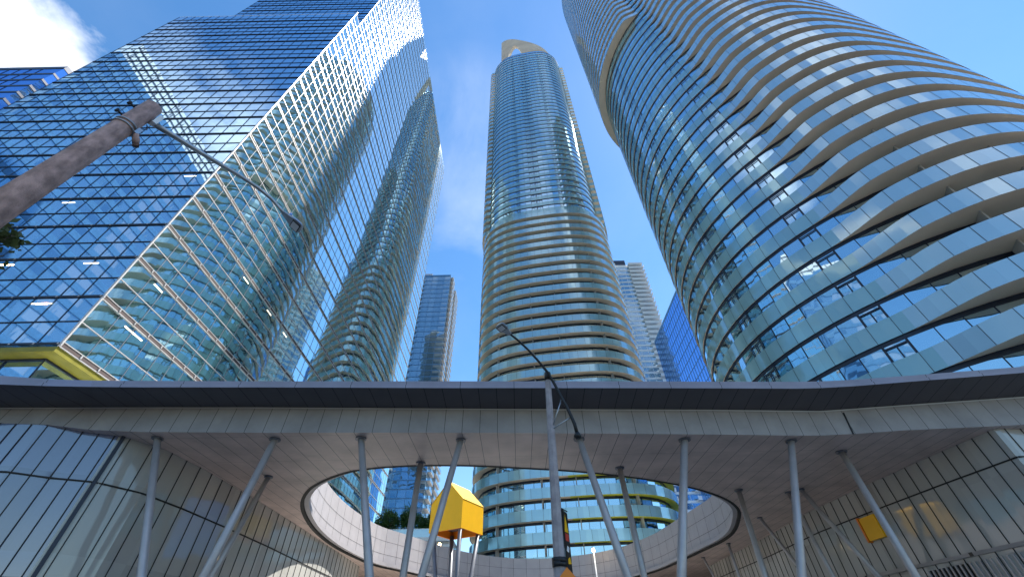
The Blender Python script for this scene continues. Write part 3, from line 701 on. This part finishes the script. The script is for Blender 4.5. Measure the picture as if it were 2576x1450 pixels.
# ------------------------------------------------------------------ street lamp in the middle
YP = 9.3
ptop = aty(1377, 946, YP); pbot = aty(1407, 1405, YP); d = (pbot-ptop); base = ptop+d*((ptop.z)/-d.z)
lamp = thing('street_lamp', (base.x, base.y, .14), 'street lamp on a concrete pole with a long black bracket arm, in the centre', 'street lamp', 'street lamps')
q = MB(); q.tube([(base.x, base.y, .14), pbot, ptop], [.15, .118, .072], 'concrete', 8)
for i_ in range(len(q.sm)): q.sm[i_] = False
q.build('pole', lamp)
q = MB(); q.tube([ptop-Vector((0, 0, .12)), ptop+Vector((0, 0, .10))], .085, 'black', 12); q.build('pole_cap', lamp)
pts = [(1452,1092),(1445,1066),(1436,1045),(1425,1022),(1412,999),(1396,968),(1379,938),(1352,905),(1325,876),(1300,853),(1283,840)]
arm = []
for i_, (x, y) in enumerate(pts):
    t_ = i_/(len(pts)-1); arm.append(aty(x, y, YP-.11-.55*max(0, t_-.55)*2.2))
q = MB(); q.tube(arm, [.045, .042, .04, .038, .037, .036, .034, .031, .029, .027, .026], 'black', 10); q.build('arm', lamp)
q = MB(); q.tube([arm[0]+Vector((0, 0, -.10)), arm[0]+Vector((0, 0, -.04)), arm[0]+Vector((0, 0, .04))], [.05, .09, .06], 'black', 14); q.build('joint_box', lamp)
for a_, b_ in (((1413,1000),(1391,1068)), ((1437,1047),(1392,1076))):
    q = MB(); q.tube([aty(a_[0], a_[1], YP-.1), aty(b_[0], b_[1], YP-.06)], .016, 'galv', 8); q.build('brace', lamp)
for yb in (1408, 1418):
    pb = aty(1407+(yb-1408)*.07, yb, YP); q = MB(); q.tube([pb-Vector((0, 0, .045)), pb+Vector((0, 0, .045))], .145, 'black', 8); q.build('band', lamp)
pb = aty(1388, 1120, YP)
def lamp_head(parent, tip, root_, up_, ln, wd):
    """flat LED head: tapered body, pale underside lens with dark frame"""
    ax = (tip-root_).normalized(); side = ax.cross(up_).normalized(); up2 = side.cross(ax).normalized()
    sec = [(0, .35, .5), (.12, .45, .6), (.35, .62, .8), (.6, 1, 1), (.88, 1, .9), (1, .7, .5)]
    q = MB(); rings = []
    for t_, w_, h_ in sec:
        c = root_+ax*ln*t_; W = wd/2*w_; h2 = .05*h_
        rings.append([c+side*W*x+up2*h2*y for x, y in ((-1, -.6), (-.8, -1), (.8, -1), (1, -.6), (.85, .5), (.4, 1), (-.4, 1), (-.85, .5))])
    for A, B in zip(rings, rings[1:]):
        for k in range(8): q.face([A[k], A[(k+1) % 8], B[(k+1) % 8], B[k]], 'galv', False)
    q.face(rings[0][::-1], 'galv'); q.face(rings[-1], 'galv'); q.build('lamp_head', parent)
    for k_, sc_, key in ((.058, .78, 'black'), (.064, .62, 'white')):
        c0_, c1_ = root_+ax*ln*(.52 if key == 'black' else .56), root_+ax*ln*(.93 if key == 'black' else .89)
        q = MB(); q.obox(c0_-side*wd/2*sc_-up2*k_, c1_-c0_, side*wd*sc_, up2*.02, key); q.build('lens_frame' if key == 'black' else 'lens', parent)
tip = aty(1254, 815, YP-.95); lamp_head(lamp, tip, arm[-1], Vector((0, 0, 1)), (tip-arm[-1]).length, .30)
# banner on the pole
bt = aty(1415, 1280, YP-.05); bb = aty(1421, 1440, YP-.05)
ban = thing('street_banner', (bt.x, bt.y, bb.z), 'narrow black banner with yellow, red and white shapes on the central lamp pole', 'banner')
ux = Vector((.30, .55, 0)).normalized(); x0 = Vector((bt.x-.02, bt.y, 0)); wB = .27
def bq(name, pts_, key, o_):
    q = MB(); nrm_ = Vector((ux.y, -ux.x, 0))*-1
    nrm_ = nrm_ if nrm_.y < 0 else -nrm_
    a_ = [x0+ux*wB*p_[0]+Vector((0, 0, bt.z+(bb.z-bt.z)*p_[1]))+nrm_*o_ for p_ in pts_]
    q.face(a_, key); q.face([v-nrm_*.008 for v in a_][::-1], key); q.build(name, ban)
bq('banner_cloth', [(0, 1), (1, 1), (1, .02), (0, -.02)], 'black', 0)
bq('yellow_flame', [(.15, .36), (.85, .36), (.6, .16), (.45, .05), (.3, .2)], 'yellow', .006)
bq('red_patch', [(.2, .50), (.85, .50), (.85, .38), (.2, .38)], 'red', .006)
bq('white_patch', [(.2, .66), (.6, .68), (.75, .60), (.4, .57)], 'white', .006)
bq('yellow_patch', [(.3, .86), (.9, .84), (.7, .74), (.35, .78)], 'yellow', .006)
q = MB(); q.tube([x0+Vector((0, 0, bt.z+.02)), x0+ux*wB+Vector((0, 0, bt.z+.02))], .012, 'black', 8); q.build('bracket_rod', ban)
sg = aty(1428, 1452, YP-.12)
sgo = thing('warning_sign', (sg.x, sg.y, sg.z-.3), 'orange diamond sign low on the central lamp pole, cut by the photo edge', 'sign')
q = MB(); q.face([sg+Vector((0, 0, .17)), sg+Vector((.17, .03, 0)), sg+Vector((0, 0, -.17)), sg+Vector((-.17, -.03, 0))], 'orange'); 
q.face([sg+Vector((0, .01, .17)), sg+Vector((-.17, -.02, 0)), sg+Vector((0, .01, -.17)), sg+Vector((.17, .04, 0))], 'galv'); q.build('sign_plate', sgo)

# ------------------------------------------------------------------ big pole on the left
D_ = 7.0
def at_d(x, y, dd): r = ray(x, y); t = dd/math.hypot(r.x, r.y); return Vector((r.x*t, r.y*t, r.z*t+EYE))
pt = at_d(386, 270, D_); pb = at_d(0, 521, D_); d = pb-pt; base = pt+d*(pt.z/-d.z); base = Vector((pt.x*.6+base.x*.4, pt.y*.6+base.y*.4, 0))
up_pole = thing('street_lamp', (base.x, base.y, 0), 'street lamp on a thick weathered brown pole with a long silver arm, at upper left', 'street lamp', 'street lamps')
q = MB(); q.tube([base, pb, pt], [.19, .163, .130], 'pole', 24); q.build('pole', up_pole)
def along(t): return pb.lerp(pt, t)
axp = (pt-pb).normalized()
for k_, t_ in enumerate((.735, .76)):
    q = MB(); c = along(t_); q.tube([c-axp*.012, c+axp*.012], .158, 'galv', 24); q.build('steel_band', up_pole)
side_r = Vector((.43, .9, 0)).normalized(); tocam = Vector((-base.x, -base.y, 0)).normalized(); rgt = Vector((-tocam.y, tocam.x, 0)); rgt = rgt if rgt.x > 0 else -rgt
c = along(.745)
q = MB(); q.obox(c+rgt*.12+tocam*.07-axp*.05, rgt*.06, tocam*.05, axp*.14, 'galv'); q.build('clamp_bolt', up_pole)
q = MB(); q.tube([c+rgt*.15+tocam*.08, c+rgt*.22+tocam*.10-axp*.14, c+rgt*.26+tocam*.10-axp*.22], [.03, .05, .045], 'pole', 12); q.build('insulator', up_pole)
q = MB(); q.tube([c+rgt*.15+tocam*.0, c+rgt*.25-axp*.10, c+rgt*.29-axp*.17], [.03, .045, .045], 'slot', 12); q.build('insulator', up_pole)
for t_ in (.80, .90):
    c = along(t_); q = MB(); q.tube([c-rgt*.13, c-rgt*.22+axp*.02], .016, 'black', 8); q.tube([c-rgt*.22+axp*.05, c-rgt*.22-axp*.02], .022, 'black', 8); q.build('step_peg', up_pole)
c = along(.90); q = MB(); q.obox(c+rgt*.14+tocam*.04-axp*.10, rgt*.07, tocam*.10, axp*.24, 'white'); q.build('bracket_plate', up_pole)
q = MB(); q.tube([c+rgt*.15-axp*.12, c+rgt*.2-axp*.2, c+rgt*.14-axp*.3, c+rgt*.2-axp*.33], .008, 'black', 6); q.build('cable', up_pole)
P3 = [(372,303,7.0),(450,350,7.02),(530,399,7.05),(600,440,7.1),(650,473,7.13),(683,500,7.15),(703,523,7.15),(713,535,7.15)]
apt = [at_d(x, y, dd) for x, y, dd in P3]
q = MB(); q.tube(apt, [.052, .049, .045, .041, .037, .035, .034, .034], 'galv', 14); q.build('arm', up_pole)
tip = at_d(758, 577, 7.2); lamp_head(up_pole, tip, apt[-1], Vector((.25, -.1, 1)), (tip-apt[-1]).length, .40)
q = MB(); c = apt[-1].lerp(tip, .25)+Vector((.02, 0, .06)); q.tube([c, c+Vector((.01, 0, .05))], .03, 'blue_glass', 12); q.build('light_sensor', up_pole)

# ------------------------------------------------------------------ trees
def tree(name, label, base, h, cr, n, key, leaf, group=None, crown_c=None, limbs=7):
    root = thing(name, base, label, 'tree', group); base = Vector(base)
    cc = crown_c or base+Vector((0, 0, h-cr*.85))
    q = MB(); q.tube([base, base.lerp(cc, .5)+Vector((.05, 0, 0)), cc], [h*.022+.03, h*.016+.02, .03], 'bark', 10)
    ends = []
    for i in range(limbs):
        a = 2*math.pi*i/limbs+random.random(); e = cc+Vector((math.cos(a), math.sin(a), random.uniform(-.3, .8)))*cr*.75; ends.append(e)
        s = base.lerp(cc, .55+.4*random.random()); q.tube([s, s.lerp(e, .5)+Vector((0, 0, .1)), e], [.04+h*.004, .03, .012], 'bark', 6)
    q.build('trunk', root)
    q = MB(); cl = []
    for i in range(int(26+cr*8)):
        d = Vector((random.gauss(0, 1), random.gauss(0, 1), random.gauss(0, .8))).normalized()*cr*random.uniform(.35, 1.0); cl.append((cc+d, cr*random.uniform(.18, .34)))
    for i in range(n):
        c, r = random.choice(cl); p = c+Vector((random.gauss(0, 1), random.gauss(0, 1), random.gauss(0, 1)))*r*.55
        u = Vector((random.gauss(0, 1), random.gauss(0, 1), random.gauss(0, 1))).normalized(); v_ = u.orthogonal().normalized()
        s_ = leaf*random.uniform(.6, 1.3); q.face([p-u*s_, p-v_*s_*.5, p+u*s_, p+v_*s_*.5], key)
    q.build('crown', root); return root
# podium terrace with planting, seen through the oval
pod = thing('podium_terrace', (-15, 62, 0), 'low terrace block with a glass railing and lights, seen through the oval', 'building')
XA, XB, YA, YBk = -27.0, -9.0, 65, 79; zt = aty(1060, 1338, 65).z
q = MB(); q.box((XA, YA, 0), (XB, YBk, zt-1.2), 'white_slab', 'b'); q.build('terrace_deck', pod)
q = MB(); q.box((XA, YA-.9, zt-1.2), (XB, YBk, zt-.75), 'white_slab'); q.build('terrace_edge', pod)
q = MB(); q.box((XA, YA-.85, zt-.75), (XB, YA-.8, zt+.25), 'guard'); q.box((XA, YA-.88, zt+.25), (XB, YA-.78, zt+.32), 'galv'); q.build('glass_railing', pod)
for j in range(3):
    z = zt-4.6-j*3.2; q = MB()
    for i in range(12): q.box((XA+.1+i*1.6, YA-.05, z), (XA+1.6+i*1.6, YA-.02, z+2.6), 'far_glass')
    q.build('window_band', pod)
    q = MB(); q.box((XA, YA-.5, z+2.75), (XB, YA-.01, z+3.05), 'white_slab'); q.build('storey_edge', pod)
tl = ['bushy green tree on the terrace, leftmost behind the railing', 'bushy green tree on the terrace, second from the left', 'bushy green tree on the terrace, third from the left', 'bushy dark green tree on the terrace nearest the yellow box']
for i_, (x_, hh_) in enumerate(((-17.6, 4.3), (-15.2, 4.6), (-12.3, 4.0), (-9.5, 3.7))):
    tree('terrace_tree', tl[i_], (x_*1.08, 68+i_*.4, zt-.75), hh_, 1.75, 3200, 'leaf', .16, 'trees on the podium terrace')
# floodlights behind the oval
for (x_, y_, lab) in ((1105, 1369, 'small glowing floodlight on a post by the yellow box'), (1492, 1382, 'small glowing floodlight on a post before the central tower')):
    p = aty(x_, y_, 50); ob = thing('floodlight', (p.x, p.y, .14), lab, 'light')
    q = MB(); q.tube([(p.x, p.y, .14), (p.x, p.y, p.z-.1)], .07, 'white', 8); q.build('post', ob)
    q = MB(); q.tube([p-Vector((0, .05, .12)), p+Vector((0, .05, .12))], .14, 'litw', 12); q.build('lamp', ob)
# twig with leaves that enters at the left edge
tc_ = at_d(-42, 588, 11.5)
tree('street_tree', 'leafy branch tips of a street tree at the left edge beside the thick pole', (tc_.x-.4, tc_.y-.2, 0), tc_.z+.6, .62, 1100, 'leaf2', .085, crown_c=tc_)
# grass tufts on the low roof at the far left
